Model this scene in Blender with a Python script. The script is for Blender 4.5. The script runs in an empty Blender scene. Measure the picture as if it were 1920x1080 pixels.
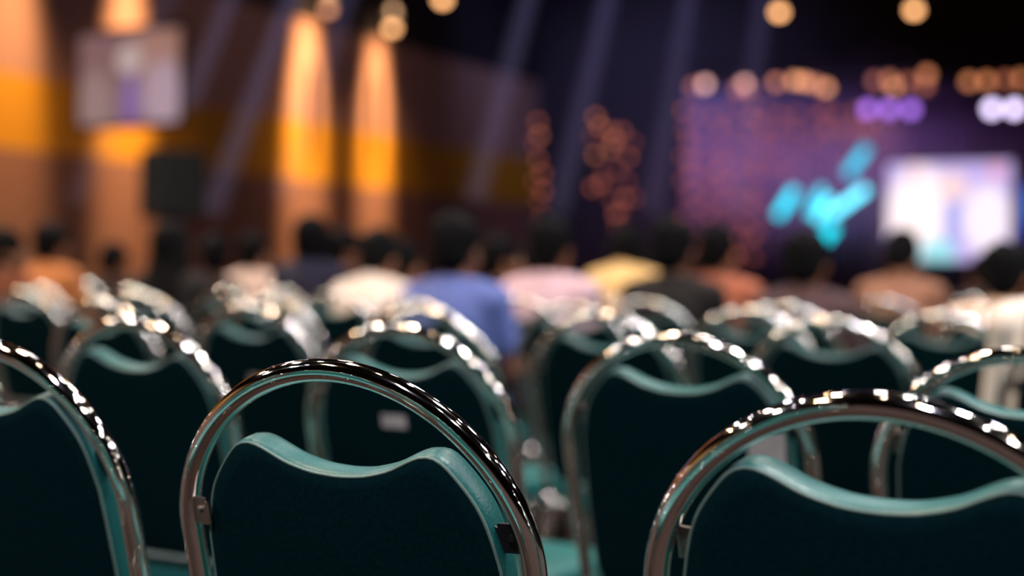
import bpy, bmesh, math, random
from mathutils import Vector, Matrix
random.seed(7)
S = bpy.context.scene
COL = S.collection
PI = math.pi
rad = math.radians

# ------------------------------------------------------------------ camera frame
CAM_H = 1.0
YAW, PITCH, ROLL = rad(28.75), rad(0.55), rad(0.98)
FOCAL = 2667.0            # 50 mm on a 36 mm gate at 1920 px
cy, sy, cp, sp = math.cos(YAW), math.sin(YAW), math.cos(PITCH), math.sin(PITCH)
FWD = Vector((-sy*cp, cy*cp, -sp))
_r = Vector((cy, sy, 0)); _u = _r.cross(FWD)
RGT = _r*math.cos(ROLL) + _u*math.sin(ROLL)
UPV = -_r*math.sin(ROLL) + _u*math.cos(ROLL)
CAM = Vector((0, 0, CAM_H))

def ray(x, y):
    return FWD*FOCAL + RGT*(x-960) - UPV*(y-540)

def at_y(x, y, Y):
    """room point seen along this direction, on the vertical plane at depth Y towards the stage"""
    d = ray(x, y); return CAM + d*(Y/d.y)

def at_x(x, y, X):
    d = ray(x, y); return CAM + d*(X/d.x)

def row_x(x, Y):
    return at_y(x, 500, Y).x

# ------------------------------------------------------------------ materials
def new_mat(name):
    m = bpy.data.materials.new(name); m.use_nodes = True
    nt = m.node_tree; b = nt.nodes['Principled BSDF']
    return m, nt, b

def tex_coord(nt, scale=1.0, kind='Object'):
    tc = nt.nodes.new('ShaderNodeTexCoord'); mp = nt.nodes.new('ShaderNodeMapping')
    mp.inputs['Scale'].default_value = (scale,)*3 if not isinstance(scale, tuple) else scale
    nt.links.new(tc.outputs[kind], mp.inputs['Vector']); return mp.outputs['Vector']

def surf(name, col, rough=.6, metal=0.0, var=.15, scale=30.0, bump=0.0, spec=.5, sheen=0.0):
    m, nt, b = new_mat(name)
    n = nt.nodes.new('ShaderNodeTexNoise'); n.inputs['Scale'].default_value = scale; n.inputs['Detail'].default_value = 3
    nt.links.new(tex_coord(nt), n.inputs['Vector'])
    r = nt.nodes.new('ShaderNodeValToRGB')
    r.color_ramp.elements[0].position = .3; r.color_ramp.elements[1].position = .7
    r.color_ramp.elements[0].color = tuple(c*(1-var) for c in col)+(1,)
    r.color_ramp.elements[1].color = tuple(min(1, c*(1+var)) for c in col)+(1,)
    nt.links.new(n.outputs['Fac'], r.inputs['Fac']); nt.links.new(r.outputs['Color'], b.inputs['Base Color'])
    b.inputs['Roughness'].default_value = rough; b.inputs['Metallic'].default_value = metal
    b.inputs['Specular IOR Level'].default_value = spec
    if sheen: b.inputs['Sheen Weight'].default_value = sheen
    if bump:
        bp = nt.nodes.new('ShaderNodeBump'); bp.inputs['Strength'].default_value = bump; bp.inputs['Distance'].default_value = .002
        nt.links.new(n.outputs['Fac'], bp.inputs['Height']); nt.links.new(bp.outputs['Normal'], b.inputs['Normal'])
    return m

def glow(name, col, strength):
    m, nt, b = new_mat(name)
    b.inputs['Base Color'].default_value = (.02, .02, .02, 1)
    n = nt.nodes.new('ShaderNodeTexNoise'); n.inputs['Scale'].default_value = 4
    nt.links.new(tex_coord(nt), n.inputs['Vector'])
    mr = nt.nodes.new('ShaderNodeMapRange'); mr.inputs['To Min'].default_value = strength*.9; mr.inputs['To Max'].default_value = strength*1.1
    nt.links.new(n.outputs['Fac'], mr.inputs['Value'])
    b.inputs['Emission Color'].default_value = (*col, 1); nt.links.new(mr.outputs['Result'], b.inputs['Emission Strength'])
    return m

def picture(name, base, blobs, strength):
    """what a screen shows: soft ellipses of colour in the screen's own x / z coordinates"""
    m, nt, b = new_mat(name)
    b.inputs['Base Color'].default_value = (.02, .02, .02, 1); b.inputs['Roughness'].default_value = .4
    tc = nt.nodes.new('ShaderNodeTexCoord'); sep = nt.nodes.new('ShaderNodeSeparateXYZ')
    nt.links.new(tc.outputs['Object'], sep.inputs[0])
    def mth(op, a, bb=None, clamp=False):
        n = nt.nodes.new('ShaderNodeMath'); n.operation = op; n.use_clamp = clamp
        for i, v in enumerate((a, bb)):
            if v is None: continue
            if isinstance(v, (int, float)): n.inputs[i].default_value = v
            else: nt.links.new(v, n.inputs[i])
        return n.outputs[0]
    rgb = nt.nodes.new('ShaderNodeRGB'); rgb.outputs[0].default_value = (*base, 1)
    cur = rgb.outputs[0]
    for cx, cz, rx, rz, c, k in blobs:
        dx = mth('DIVIDE', mth('SUBTRACT', sep.outputs[0], cx), rx); dz = mth('DIVIDE', mth('SUBTRACT', sep.outputs[2], cz), rz)
        d2 = mth('ADD', mth('MULTIPLY', dx, dx), mth('MULTIPLY', dz, dz))
        f = mth('MULTIPLY', mth('SUBTRACT', 1.0, d2, True), k, True)
        mx = nt.nodes.new('ShaderNodeMix'); mx.data_type = 'RGBA'
        nt.links.new(f, mx.inputs['Factor']); nt.links.new(cur, mx.inputs[6]); mx.inputs[7].default_value = (*c, 1)
        cur = mx.outputs[2]
    nt.links.new(cur, b.inputs['Emission Color']); b.inputs['Emission Strength'].default_value = strength
    return m

def srgb(r, g, b):
    f = lambda c: (c/255/12.92) if c/255 <= .04045 else ((c/255+.055)/1.055)**2.4
    return (f(r), f(g), f(b))

M = {}
M['chrome'] = surf('polished_chrome', (.86, .84, .82), .05, 1.0, .02, 60)
M['steel'] = surf('bracket_steel', (.34, .29, .26), .38, 1.0, .1, 80)
M['vinyl'] = surf('teal_vinyl', (.0075, .108, .106), .40, 0, .12, 260, .25)
M['vinyl_rear'] = surf('teal_vinyl_shaded', (.0010, .0135, .0165), .85, 0, .2, 200, .2, .03)  # darker teal for the rear: shade of the unlit side put into the colour
M['piping'] = surf('pale_green_piping', (.13, .21, .18), .45, 0, .1, 90)
M['paper'] = surf('paper_label', (.5, .46, .45), .7, 0, .15, 60)
M['rubber'] = surf('black_rubber', (.015, .015, .015), .6)
M['black'] = surf('black_paint', (.008, .008, .009), .55, 0, .2)
M['black_metal'] = surf('black_powder_coat', (.012, .012, .014), .45, .3, .2)
M['grille'] = surf('speaker_grille', (.01, .01, .012), .6, .4, .4, 300, .4)
M['skin_tan'] = surf('skin_tan', (.42, .20, .115), .5, 0, .06, 20)
M['skin_brown'] = surf('skin_brown', (.30, .125, .065), .5, 0, .06, 20)
M['skin_light'] = surf('skin_light', (.55, .30, .2), .5, 0, .06, 20)
M['hair_black'] = surf('black_hair', (.003, .003, .004), .8, 0, .3, 90, .4, .12)
M['hair_brown'] = surf('brown_hair', (.03, .014, .008), .8, 0, .3, 90, .4, .15)
M['trousers'] = surf('dark_trousers', (.02, .02, .03), .8, 0, .15, 90, .1)
M['shoe'] = surf('shoe_leather', (.012, .010, .009), .4)
M['eye'] = surf('eye_white', (.6, .58, .55), .2)
def cloth(name, col): return surf(name, col, .85, 0, .035, 140, .15)

# ------------------------------------------------------------------ mesh helpers
def link(name, me, mat, parent=None, loc=None, rot=None):
    o = bpy.data.objects.new(name, me); COL.objects.link(o)
    if mat is not None and not me.materials: me.materials.append(mat)
    if parent is not None: o.parent = parent
    if loc is not None: o.location = loc
    if rot is not None: o.rotation_euler = rot
    return o

def tag(o, label, cat, group=None, kind=None):
    o['label'] = label
    if cat: o['category'] = cat
    if group: o['group'] = group
    if kind: o['kind'] = kind
    return o

def empty(name, loc=(0, 0, 0), rz=0.0):
    o = bpy.data.objects.new(name, None); COL.objects.link(o)
    o.location = loc; o.rotation_euler = (0, 0, rz); o.empty_display_size = .1
    return o

def finish(bm, name, smooth=True):
    bmesh.ops.recalc_face_normals(bm, faces=bm.faces[:])
    me = bpy.data.meshes.new(name); bm.to_mesh(me); bm.free()
    if smooth:
        for p in me.polygons: p.use_smooth = True
    return me

def add_tube(bm, pts, r, seg=14, closed=False, flat=1.0):
    pts = [Vector(p) for p in pts]; n = len(pts); rs = r if isinstance(r, (list, tuple)) else [r]*n
    prev = None; rings = []
    for i, p in enumerate(pts):
        a = pts[i-1] if (i > 0 or closed) else pts[i]; b = pts[(i+1) % n] if (i < n-1 or closed) else pts[i]
        t = (b-a).normalized()
        if prev is None:
            ref = Vector((0, 1, 0)) if abs(t.y) < .9 else Vector((1, 0, 0))
            nrm = (ref - t*ref.dot(t)).normalized()
        else:
            nrm = (prev - t*prev.dot(t)).normalized()
        prev = nrm; bn = t.cross(nrm)
        rings.append([bm.verts.new(p + (nrm*math.cos(2*PI*k/seg) + bn*math.sin(2*PI*k/seg)*flat)*rs[i]) for k in range(seg)])
    m = n if closed else n-1
    for i in range(m):
        A, B = rings[i], rings[(i+1) % n]
        for k in range(seg):
            bm.faces.new((A[k], A[(k+1) % seg], B[(k+1) % seg], B[k]))
    if not closed:
        bm.faces.new(rings[0][::-1]); bm.faces.new(rings[-1])

def tube_mesh(name, pts, r, seg=14, closed=False, flat=1.0):
    bm = bmesh.new(); add_tube(bm, pts, r, seg, closed, flat); return finish(bm, name)

def add_box(bm, c, s, bevel=0.0, rot=None):
    r = bmesh.ops.create_cube(bm, size=1.0)
    vs = r['verts']; bmesh.ops.scale(bm, vec=s, verts=vs)
    if bevel:
        es = list({e for v in vs for e in v.link_edges})
        g = bmesh.ops.bevel(bm, geom=es, offset=bevel, segments=2, affect='EDGES', profile=.5)
        vs = list({v for f in g['faces'] for v in f.verts} | {v for v in vs if v.is_valid})
    if rot is not None: bmesh.ops.rotate(bm, cent=(0, 0, 0), matrix=rot, verts=vs)
    bmesh.ops.translate(bm, vec=c, verts=vs)

def box_mesh(name, c, s, bevel=0.0, rot=None, smooth=False):
    bm = bmesh.new(); add_box(bm, c, s, bevel, rot); return finish(bm, name, smooth)

def add_ball(bm, c, r, u=14, v=10, rot=None):
    g = bmesh.ops.create_uvsphere(bm, u_segments=u, v_segments=v, radius=1.0)['verts']
    bmesh.ops.scale(bm, vec=r if isinstance(r, (tuple, list)) else (r, r, r), verts=g)
    if rot is not None: bmesh.ops.rotate(bm, cent=(0, 0, 0), matrix=rot, verts=g)
    bmesh.ops.translate(bm, vec=c, verts=g)

def add_cyl(bm, p0, p1, r0, r1=None, seg=20):
    p0, p1 = Vector(p0), Vector(p1); r1 = r0 if r1 is None else r1
    add_tube(bm, [p0, p1], [r0, r1], seg)

def bez(p0, p1, p2, p3, n):
    out = []
    for i in range(n+1):
        t = i/n; s = 1-t
        out.append(tuple(s**3*a+3*t*s*s*b+3*t*t*s*c+t**3*d for a, b, c, d in zip(p0, p1, p2, p3)))
    return out

# ------------------------------------------------------------------ the banquet chair
LEAN = rad(14.79)
TOP_Z = CAM_H - .0963
TR = .0115
def back(u, v, o=0.0):
    """point of the backrest plane: u across, v down from the top of the hoop, o forward"""
    return Vector((u, v*math.sin(LEAN)+o*math.cos(LEAN), TOP_Z - v*math.cos(LEAN)+o*math.sin(LEAN)))

hoop_half = bez((0, 0), (.1092, 0), (.205, .0906), (.205, .1882), 40) + bez((.205, .1882), (.205, .308), (.1995, .37), (.1958, .47), 16)[1:]
hoop_path = [(-u, v) for u, v in hoop_half[::-1]] + hoop_half[1:]

def inner_half(v):
    """half width available inside the tube at depth v"""
    best = .0
    for (u0, v0), (u1, v1) in zip(hoop_half, hoop_half[1:]):
        if v0 <= v <= v1 and v1 > v0: best = u0+(u1-u0)*(v-v0)/(v1-v0)
    return best - TR

def pad_top(u, drop):
    a = abs(u)
    # a sagging middle between two rounded shoulders, then down to the tube
    pts = [(0, .083), (.03, .081), (.06, .073), (.085, .060), (.1, .054), (.113, .054), (.125, .060), (.145, .083), (.162, .108), (.173, .14), (.180, .2)]
    for (a0, b0), (a1, b1) in zip(pts, pts[1:]):
        if a0 <= a <= a1: return b0+(b1-b0)*(a-a0)/(a1-a0)+drop
    return .2+drop

def pad_outline(drop):
    W = .176
    out = []
    n = 64
    for i in range(n+1):
        u = -W + 2*W*i/n
        v = pad_top(u, drop)
        # keep inside the hoop
        lim = inner_half(v)-.006
        out.append((max(-lim, min(lim, u)), v))
    sm = out[:]
    for _ in range(2):
        sm = [sm[0]] + [((sm[i-1][0]+2*sm[i][0]+sm[i+1][0])/4, (sm[i-1][1]+2*sm[i][1]+sm[i+1][1])/4) for i in range(1, len(sm)-1)] + [sm[-1]]
    right = [(.1775, .2+drop), (.179, .27), (.178, .34), (.175, .40), (.168, .425), (.155, .437)]
    bottom = [(.158-.316*k/8, .44) for k in range(1, 8)]
    left = [(-u, v) for u, v in right[::-1]]
    return sm + right + bottom + left

def resample(loop, n):
    P = [Vector(p) for p in loop]; L = [0]
    for i in range(len(P)): L.append(L[-1]+(P[(i+1) % len(P)]-P[i]).length)
    out = []; j = 0
    for k in range(n):
        s = L[-1]*k/n
        while L[j+1] < s: j += 1
        t = (s-L[j])/max(1e-9, L[j+1]-L[j])
        out.append(P[j].lerp(P[(j+1) % len(P)], t))
    return out

def make_pad(drop):
    loop = resample(pad_outline(drop), 150)
    c = Vector((0, .27))
    nrm = []
    n = len(loop)
    for i in range(n):
        t = (loop[(i+1) % n]-loop[i-1]).normalized(); q = Vector((t.y, -t.x))
        nrm.append(q)
    # orient outward
    area = sum(loop[i].x*loop[(i+1) % n].y-loop[(i+1) % n].x*loop[i].y for i in range(n))
    if area < 0: nrm = [-q for q in nrm]
    bm = bmesh.new()
    prof = [(-.0085, -.0010), (-.0055, .0008), (-.001, .0015), (.007, .0015), (.016, .0008), (.026, -.003), (.035, -.011), (.041, -.025)]
    rings = []
    for o, ins in prof:
        rings.append([bm.verts.new(back(loop[i].x+nrm[i].x*(ins-.002), loop[i].y+nrm[i].y*(ins-.002), o)) for i in range(n)])
    for A, B in zip(rings, rings[1:]):
        for i in range(n): bm.faces.new((A[i], A[(i+1) % n], B[(i+1) % n], B[i]))
    # front crown
    for s, o in ((.86, .047), (.6, .052), (.3, .054)):
        last = rings[-1]
        q = [bm.verts.new(back(c.x+(loop[i].x-c.x)*s*.93, c.y+(loop[i].y-c.y)*s*.93, o)) for i in range(n)]
        for i in range(n): bm.faces.new((last[i], last[(i+1) % n], q[(i+1) % n], q[i]))
        rings.append(q)
    bm.faces.new(rings[-1])
    front = finish(bm, 'backrest')
    # rear panel, just inside the rim
    bm = bmesh.new()
    R0 = [bm.verts.new(back(loop[i].x-nrm[i].x*.0035, loop[i].y-nrm[i].y*.0035, -.0088)) for i in range(n)]
    R1 = [bm.verts.new(back(loop[i].x-nrm[i].x*.005, loop[i].y-nrm[i].y*.005, -.0105)) for i in range(n)]
    R2 = [bm.verts.new(back(c.x+(loop[i].x-c.x)*.9, c.y+(loop[i].y-c.y)*.9, -.0118)) for i in range(n)]
    R3 = [bm.verts.new(back(c.x+(loop[i].x-c.x)*.4, c.y+(loop[i].y-c.y)*.4, -.0125)) for i in range(n)]
    for A, B in ((R0, R1), (R1, R2), (R2, R3)):
        for i in range(n): bm.faces.new((A[i], A[(i+1) % n], B[(i+1) % n], B[i]))
    bm.faces.new(R3); bm.faces.new(R0[::-1])
    rear = finish(bm, 'back_panel')
    pip = tube_mesh('piping', [back(p.x-q.x*.0030, p.y-q.y*.0030, -.0088) for p, q in zip(loop, nrm)], .0017, 8, True)
    return front, rear, pip

PADS = {}
def seat_mesh():
    # rounded trapezoid cushion
    out = []
    w_b, w_f, d0, d1 = .185, .215, .125, .53
    for k in range(96):
        a = 2*PI*k/96
        x, y = math.cos(a), math.sin(a)
        e = .45
        x = math.copysign(abs(x)**e, x); y = math.copysign(abs(y)**e, y)
        yy = (d0+d1)/2+y*(d1-d0)/2; t = (yy-d0)/(d1-d0)
        out.append((x*(w_b+(w_f-w_b)*t), yy))
    bm = bmesh.new(); rings = []
    c = Vector((0, .33))
    for s, z in ((.93, .402), (.985, .406), (1.0, .418), (1.0, .445), (.985, .457), (.95, .464), (.8, .469), (.4, .471)):
        rings.append([bm.verts.new((c.x+(x-c.x)*s, c.y+(y-c.y)*s, z)) for x, y in out])
    n = len(out)
    for A, B in zip(rings, rings[1:]):
        for i in range(n): bm.faces.new((A[i], A[(i+1) % n], B[(i+1) % n], B[i]))
    bm.faces.new(rings[0][::-1]); bm.faces.new(rings[-1])
    return finish(bm, 'seat')

SEAT = seat_mesh()
HOOP = tube_mesh('back_hoop', [back(u, v) for u, v in hoop_path], TR, 22)
bl = back(.1958, .47)
def rear_leg(s): return tube_mesh('rear_leg', [(s*bl.x, bl.y, bl.z+.002), (s*.194, bl.y+.01, .40), (s*.198, bl.y-.01, .3), (s*.205, bl.y-.06, .012)], TR, 16)
def front_leg(s): return tube_mesh('front_leg', [(s*.193, bl.y+.008, .40), (s*.197, .25, .392), (s*.2, .40, .392), (s*.203, .455, .385), (s*.206, .478, .36), (s*.212, .50, .2), (s*.216, .515, .012)], TR, 16)
RL = {s: rear_leg(s) for s in (-1, 1)}
FL = {s: front_leg(s) for s in (-1, 1)}
STRETCH = tube_mesh('stretcher', [(-.203, .46, .30-.12), (.203, .46, .30-.12)], .008, 12)
STRETCH2 = tube_mesh('stretcher', [(-.19, .40, .392), (.19, .40, .392)], .008, 12)
FOOT = tube_mesh('rubber_foot', [(0, 0, 0), (0, 0, .016), (0, 0, .03)], [.0155, .0155, .0135], 14)
def bracket_mesh(s, drop, deep=0.0):
    """bent plate that ties the pad to the tube"""
    v = .126+drop; ui = inner_half(v)+.005
    bm = bmesh.new()
    def slabp(u0, u1, o0, o1, va, vb):
        o0 += deep; o1 += deep
        q = [back(s*u, vv, o) for u, vv, o in ((u0, va, o0), (u1, va+.003, o1), (u1, vb+.003, o1), (u0, vb, o0))]
        k = [back(s*u, vv, o-.0025) for u, vv, o in ((u0, va, o0), (u1, va+.003, o1), (u1, vb+.003, o1), (u0, vb, o0))]
        A = [bm.verts.new(p) for p in q]; B = [bm.verts.new(p) for p in k]
        bm.faces.new(A); bm.faces.new(B[::-1])
        for n in range(4): bm.faces.new((A[n], A[(n+1) % 4], B[(n+1) % 4], B[n]))
    slabp(ui-.024, ui, -.0125, -.004, v-.004, v+.026)
    slabp(ui-.029, ui-.024, -.0135, -.0125, v-.002, v+.023)
    add_tube(bm, [back(s*(ui-.012), v+.011, -.010+deep), back(s*(ui-.012), v+.011, -.0145+deep)], [.004, .0034], 12)
    return finish(bm, 'bracket', False)

CHAIR_GROUP = 'green banquet chairs in rows'
def make_chair(drop=0.0):
    t = empty('banquet_chair')
    f, r, p = make_pad(drop)
    link('back_hoop', HOOP, M['chrome'], t)['label'] = 'chrome tube hoop'
    b = link('backrest', f, M['vinyl'], t)
    link('back_panel', r, M['vinyl_rear'], b)['label'] = 'rear panel, shade in its colour'
    link('piping', p, M['piping'], b)['label'] = 'pale piping'
    link('seat', SEAT, M['vinyl'], t)
    for s in (-1, 1):
        link('bracket', bracket_mesh(s, drop, .0 if (drop and s < 0) else .016), M['steel'] if s < 0 else M['black_metal'], t)
        l = link('leg', RL[s], M['chrome'], t)
        link('rubber_foot', FOOT, M['rubber'], l, (s*.205, bl.y-.06, 0))
        l = link('leg', FL[s], M['chrome'], t)
        link('rubber_foot', FOOT, M['rubber'], l, (s*.216, .515, 0))
    link('stretcher', STRETCH, M['chrome'], t); link('stretcher', STRETCH2, M['chrome'], t)
    return t

def copy_tree(o, parent=None):
    c = o.copy(); COL.objects.link(c)
    if parent is not None: c.parent = parent
    for ch in list(o.children): copy_tree(ch, c)
    return c

chair_low = make_chair(.022)       # the nearest chair's cushion hangs a little lower
chair_std = make_chair(0.0)
used_std = [False]
CHAIRS = []
def place_chair(x, y, rz, label, low=False):
    if low: c = chair_low
    elif not used_std[0]: c = chair_std; used_std[0] = True
    else: c = copy_tree(chair_std)
    c.location = (x, y, 0); c.rotation_euler = (0, 0, rad(rz))
    tag(c, label, 'chair', CHAIR_GROUP)
    CHAIRS.append((x, y)); return c

def sticker(ch, u, v, w, h, name='label_sticker', lab='pale paper label'):
    bm = bmesh.new()
    q = [back(u-w/2, v-h/2, -.0135), back(u+w/2, v-h/2, -.0135), back(u+w/2, v+h/2, -.0135), back(u-w/2, v+h/2, -.0135)]
    q2 = [p + Vector((0, .0008, 0)) for p in q]
    A = [bm.verts.new(p) for p in q]; B = [bm.verts.new(p) for p in q2]
    bm.faces.new(A); bm.faces.new(B[::-1])
    for i in range(4): bm.faces.new((A[i], A[(i+1) % 4], B[(i+1) % 4], B[i]))
    o = link(name, finish(bm, name, False), M['paper'], ch); o['label'] = lab

place_chair(-.8218, 1.1283, 1.26, 'nearest sharp chrome and green chair, whole hoop in view, bottom centre-left', True)
place_chair(-.2808, 1.0952, -3.36, 'big near chair cut by the bottom right corner, hoop full of bright glints')
place_chair(-1.3850, 1.1872, -.67, 'near chair cut by the left edge, only right side of its hoop shows')
cD = place_chair(-1.7953, 1.8720, -.31, 'second-row chair in the gap behind the left-edge chair and the sharp one')
cE = place_chair(-1.3356, 2.0269, .52, 'second-row chair right behind the sharp chair, paper label low on back')
cF = place_chair(-.8382, 2.0594, -.37, 'second-row chair between the two big near chairs, pale patch at right of back')
cG = place_chair(-.3087, 1.9860, -.08, 'second-row chair at right edge, behind the glittering corner chair')
place_chair(-2.26, 1.78, -1.0, 'second-row chair at left edge, just a slice of hoop showing above near chair')
# third row
cI = None
for x, y, rz, lb in [(-2.87, 2.87, -2, 'third-row chair at left with brownish hoop, above the left second-row chair'),
                     (-2.38, 2.91, -1, 'third-row chair with small pale label on its back, left of centre'),
                     (-1.92, 3.02, 1, 'third-row chair nested behind the labelled second-row chair, left of the blue shirt'),
                     (-1.46, 3.11, 0, 'third-row chair right of the gap in the middle of the rows'),
                     (-.93, 3.21, -1, 'third-row chair between the second-row ones at right, whole hoop top in view'),
                     (-.36, 3.28, 1, 'third-row chair at right edge under the cream shirt')]:
    c = place_chair(x, y, rz, lb)
    if cI is None and x == -2.38: cI = c
for k, (x, y) in enumerate(((-1.92, .15), (-1.40, .17), (-.88, .19))):
    place_chair(x, y, 0, 'green chair of the row behind the viewpoint, %s of three mirrored in the chrome hoops' % ('left', 'middle', 'right')[k])
sticker(cE, -.02, .163, .05, .024)
sticker(cI, 0, .2, .035, .035)
sticker(cF, .14, .165, .06, .055, lab='large grey paper label')

ORD = 'first second third fourth fifth sixth seventh eighth ninth tenth eleventh twelfth thirteenth fourteenth fifteenth sixteenth seventeenth eighteenth nineteenth twentieth'.split()
# ------------------------------------------------------------------ people
def bake(bm_build, name, voxel, smooth_it, decim=None):
    bm = bmesh.new(); bm_build(bm)
    me = bpy.data.meshes.new(name+'_raw'); bm.to_mesh(me); bm.free()
    o = bpy.data.objects.new(name+'_raw', me); COL.objects.link(o)
    r = o.modifiers.new('r', 'REMESH'); r.mode = 'VOXEL'; r.voxel_size = voxel
    if smooth_it:
        s = o.modifiers.new('s', 'SMOOTH'); s.factor = .5; s.iterations = smooth_it
    if decim:
        d = o.modifiers.new('d', 'DECIMATE'); d.ratio = decim
    dg = bpy.context.evaluated_depsgraph_get()
    out = bpy.data.meshes.new_from_object(o.evaluated_get(dg)); out.name = name
    bpy.data.objects.remove(o); bpy.data.meshes.remove(me)
    for p in out.polygons: p.use_smooth = True
    return out

def cap(bm, p0, p1, r0, r1):
    """tapered limb with round ends"""
    p0, p1 = Vector(p0), Vector(p1); d = (p1-p0); L = d.length; t = d/L
    pts, rr = [], []
    for k in range(1, 6):
        a = -PI/2+PI/2*k/6; pts.append(p0+t*(r0*math.sin(a))); rr.append(r0*math.cos(a))
    pts += [p0, p0.lerp(p1, .5), p1]; rr += [r0, (r0+r1)/2, r1]
    for k in range(1, 6):
        a = PI/2*k/6; pts.append(p1+t*(r1*math.sin(a))); rr.append(r1*math.cos(a))
    add_tube(bm, pts, rr, 16)

def loft(bm, secs):
    """stack of ellipses (x, y, z, rx, ry)"""
    rings = []
    for x, y, z, rx, ry in secs:
        rings.append([bm.verts.new((x+rx*math.cos(2*PI*k/28), y+ry*math.sin(2*PI*k/28), z)) for k in range(28)])
    for A, B in zip(rings, rings[1:]):
        for k in range(28): bm.faces.new((A[k], A[(k+1) % 28], B[(k+1) % 28], B[k]))
    bm.faces.new(rings[0][::-1]); bm.faces.new(rings[-1])

class Pose:
    def __init__(s, lean=0.0, turn=0.0, nod=0.0, side=0.0, hands='thighs'):
        s.lean, s.turn, s.nod, s.side, s.hands = lean, turn, nod, side, hands
        c, k = math.cos(lean), math.sin(lean)
        def up(x, y, z):   # torso point, bent forward about the hips and sideways
            y2, z2 = y*c+(z-.55)*k, .55-y*k+(z-.55)*c
            return Vector((x+side*(z2-.55), y2, z2))
        s.up = up
        s.neck = up(0, -.035, 1.0)
        s.headc = up(0, -.008, 1.112)
        s.sh = {q: up(q*.160, -.035, .935) for q in (-1, 1)}
        s.el = {q: up(q*.205, .03, .69) for q in (-1, 1)}
        if hands == 'thighs':
            s.wr = {q: Vector((q*.135, .30, .69)) for q in (-1, 1)}; s.palm = {q: Vector((q*.115, .375, .672)) for q in (-1, 1)}
        elif hands == 'phone':
            s.wr = {q: Vector((q*.085, .30, .75)) for q in (-1, 1)}; s.palm = {q: Vector((q*.05, .35, .79)) for q in (-1, 1)}
        else:
            s.wr = {q: Vector((q*.09, .30, .695)) for q in (-1, 1)}; s.palm = {q: Vector((q*.045, .355, .68)) for q in (-1, 1)}
        s.R = Matrix.Rotation(turn, 3, 'Z') @ Matrix.Rotation(-(lean*.4+nod), 3, 'X')
    def head(s, x, y, z):
        return s.headc + s.R @ Vector((x, y, z))

def body_build(P):
    def f(bm):
        up = P.up
        secs = [(.53, .0, .165, .115), (.57, -.005, .175, .12), (.64, -.012, .15, .108), (.72, -.02, .148, .106), (.80, -.028, .16, .11), (.88, -.034, .165, .108), (.94, -.036, .14, .09), (.985, -.034, .085, .065)]
        rings = []
        for z, y, rx, ry in secs:
            rings.append([bm.verts.new(up(rx*math.cos(2*PI*k/28), y+ry*math.sin(2*PI*k/28), z)) for k in range(28)])
        for A, B in zip(rings, rings[1:]):
            for k in range(28): bm.faces.new((A[k], A[(k+1) % 28], B[(k+1) % 28], B[k]))
        bm.faces.new(rings[0][::-1]); bm.faces.new(rings[-1])
        cap(bm, up(0, -.04, .95), P.head(0, -.012, -.05), .062, .052)
        # head: cranium, face, jaw, nose, brow, ears, lips
        R = P.R
        add_ball(bm, P.head(0, -.012, .025), (.074, .092, .088), 20, 14, R)
        add_ball(bm, P.head(0, .022, -.03), (.061, .066, .082), 20, 14, R)
        add_ball(bm, P.head(0, .045, -.085), (.034, .036, .026), 12, 8, R)
        cap(bm, P.head(0, .084, .008), P.head(0, .104, -.036), .0095, .0145)
        for q in (-1, 1):
            add_ball(bm, P.head(q*.012, .092, -.04), (.009, .01, .008), 8, 6)
            add_ball(bm, P.head(q*.03, .078, .020), (.026, .013, .010), 10, 6, R)
            add_ball(bm, P.head(q*.04, .058, -.03), (.02, .018, .018), 10, 6)
            add_ball(bm, P.head(q*.077, -.008, -.012), (.010, .018, .031), 12, 8, R @ Matrix.Rotation(q*.3, 3, 'Z'))
        add_ball(bm, P.head(0, .086, -.062), (.023, .012, .0075), 10, 6, R); add_ball(bm, P.head(0, .084, -.077), (.020, .012, .0075), 10, 6, R)
        for q in (-1, 1):
            add_ball(bm, P.sh[q], (.058, .056, .056), 14, 10)
            cap(bm, up(q*.09, -.036, .955), P.sh[q], .055, .05)
            cap(bm, P.sh[q], P.el[q], .050, .040)
            cap(bm, P.el[q], P.wr[q], .042, .027)
            d = (P.palm[q]-P.wr[q]).normalized()
            sd = Vector((0, 0, 1)).cross(d).normalized(); nn = d.cross(sd)
            # palm
            for w in (-.024, -.008, .008, .024):
                cap(bm, P.wr[q]+sd*w*.7+d*.01, P.palm[q]+sd*w*1.05+d*.01, .0145, .0125)
            for k, (w, L) in enumerate(((-.028, .058), (-.0095, .072), (.0095, .078), (.028, .07))):
                if q < 0: w = -w
                a = P.palm[q]+sd*w+d*.018
                b = a+d*L*.45-nn*.004+sd*w*.12; c2 = b+d*L*.3-nn*.014; e = c2+d*L*.2-nn*.017
                cap(bm, a, b, .0092, .0086); cap(bm, b, c2, .0086, .008); cap(bm, c2, e, .008, .0068)
            tb = P.wr[q].lerp(P.palm[q], .45)+sd*(-q)*-.028
            tb2 = tb+d*.03+sd*q*.024-nn*.008; tb3 = tb2+d*.028+sd*q*.004-nn*.006
            cap(bm, tb-sd*q*.01, tb2, .0125, .0105); cap(bm, tb2, tb3, .0105, .0082)
            # legs
            hip, kn, an = Vector((q*.085, .01, .615)), Vector((q*.115, .42, .577)), Vector((q*.12, .425, .10))
            cap(bm, hip, kn, .074, .054); cap(bm, kn, an, .051, .036)
            add_ball(bm, Vector((q*.12, .418, .34)), (.048, .05, .11), 14, 10)
            cap(bm, Vector((q*.12, .41, .06)), Vector((q*.128, .57, .045)), .038, .03)
        # ease the head outlines into one skin
    return f

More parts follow.
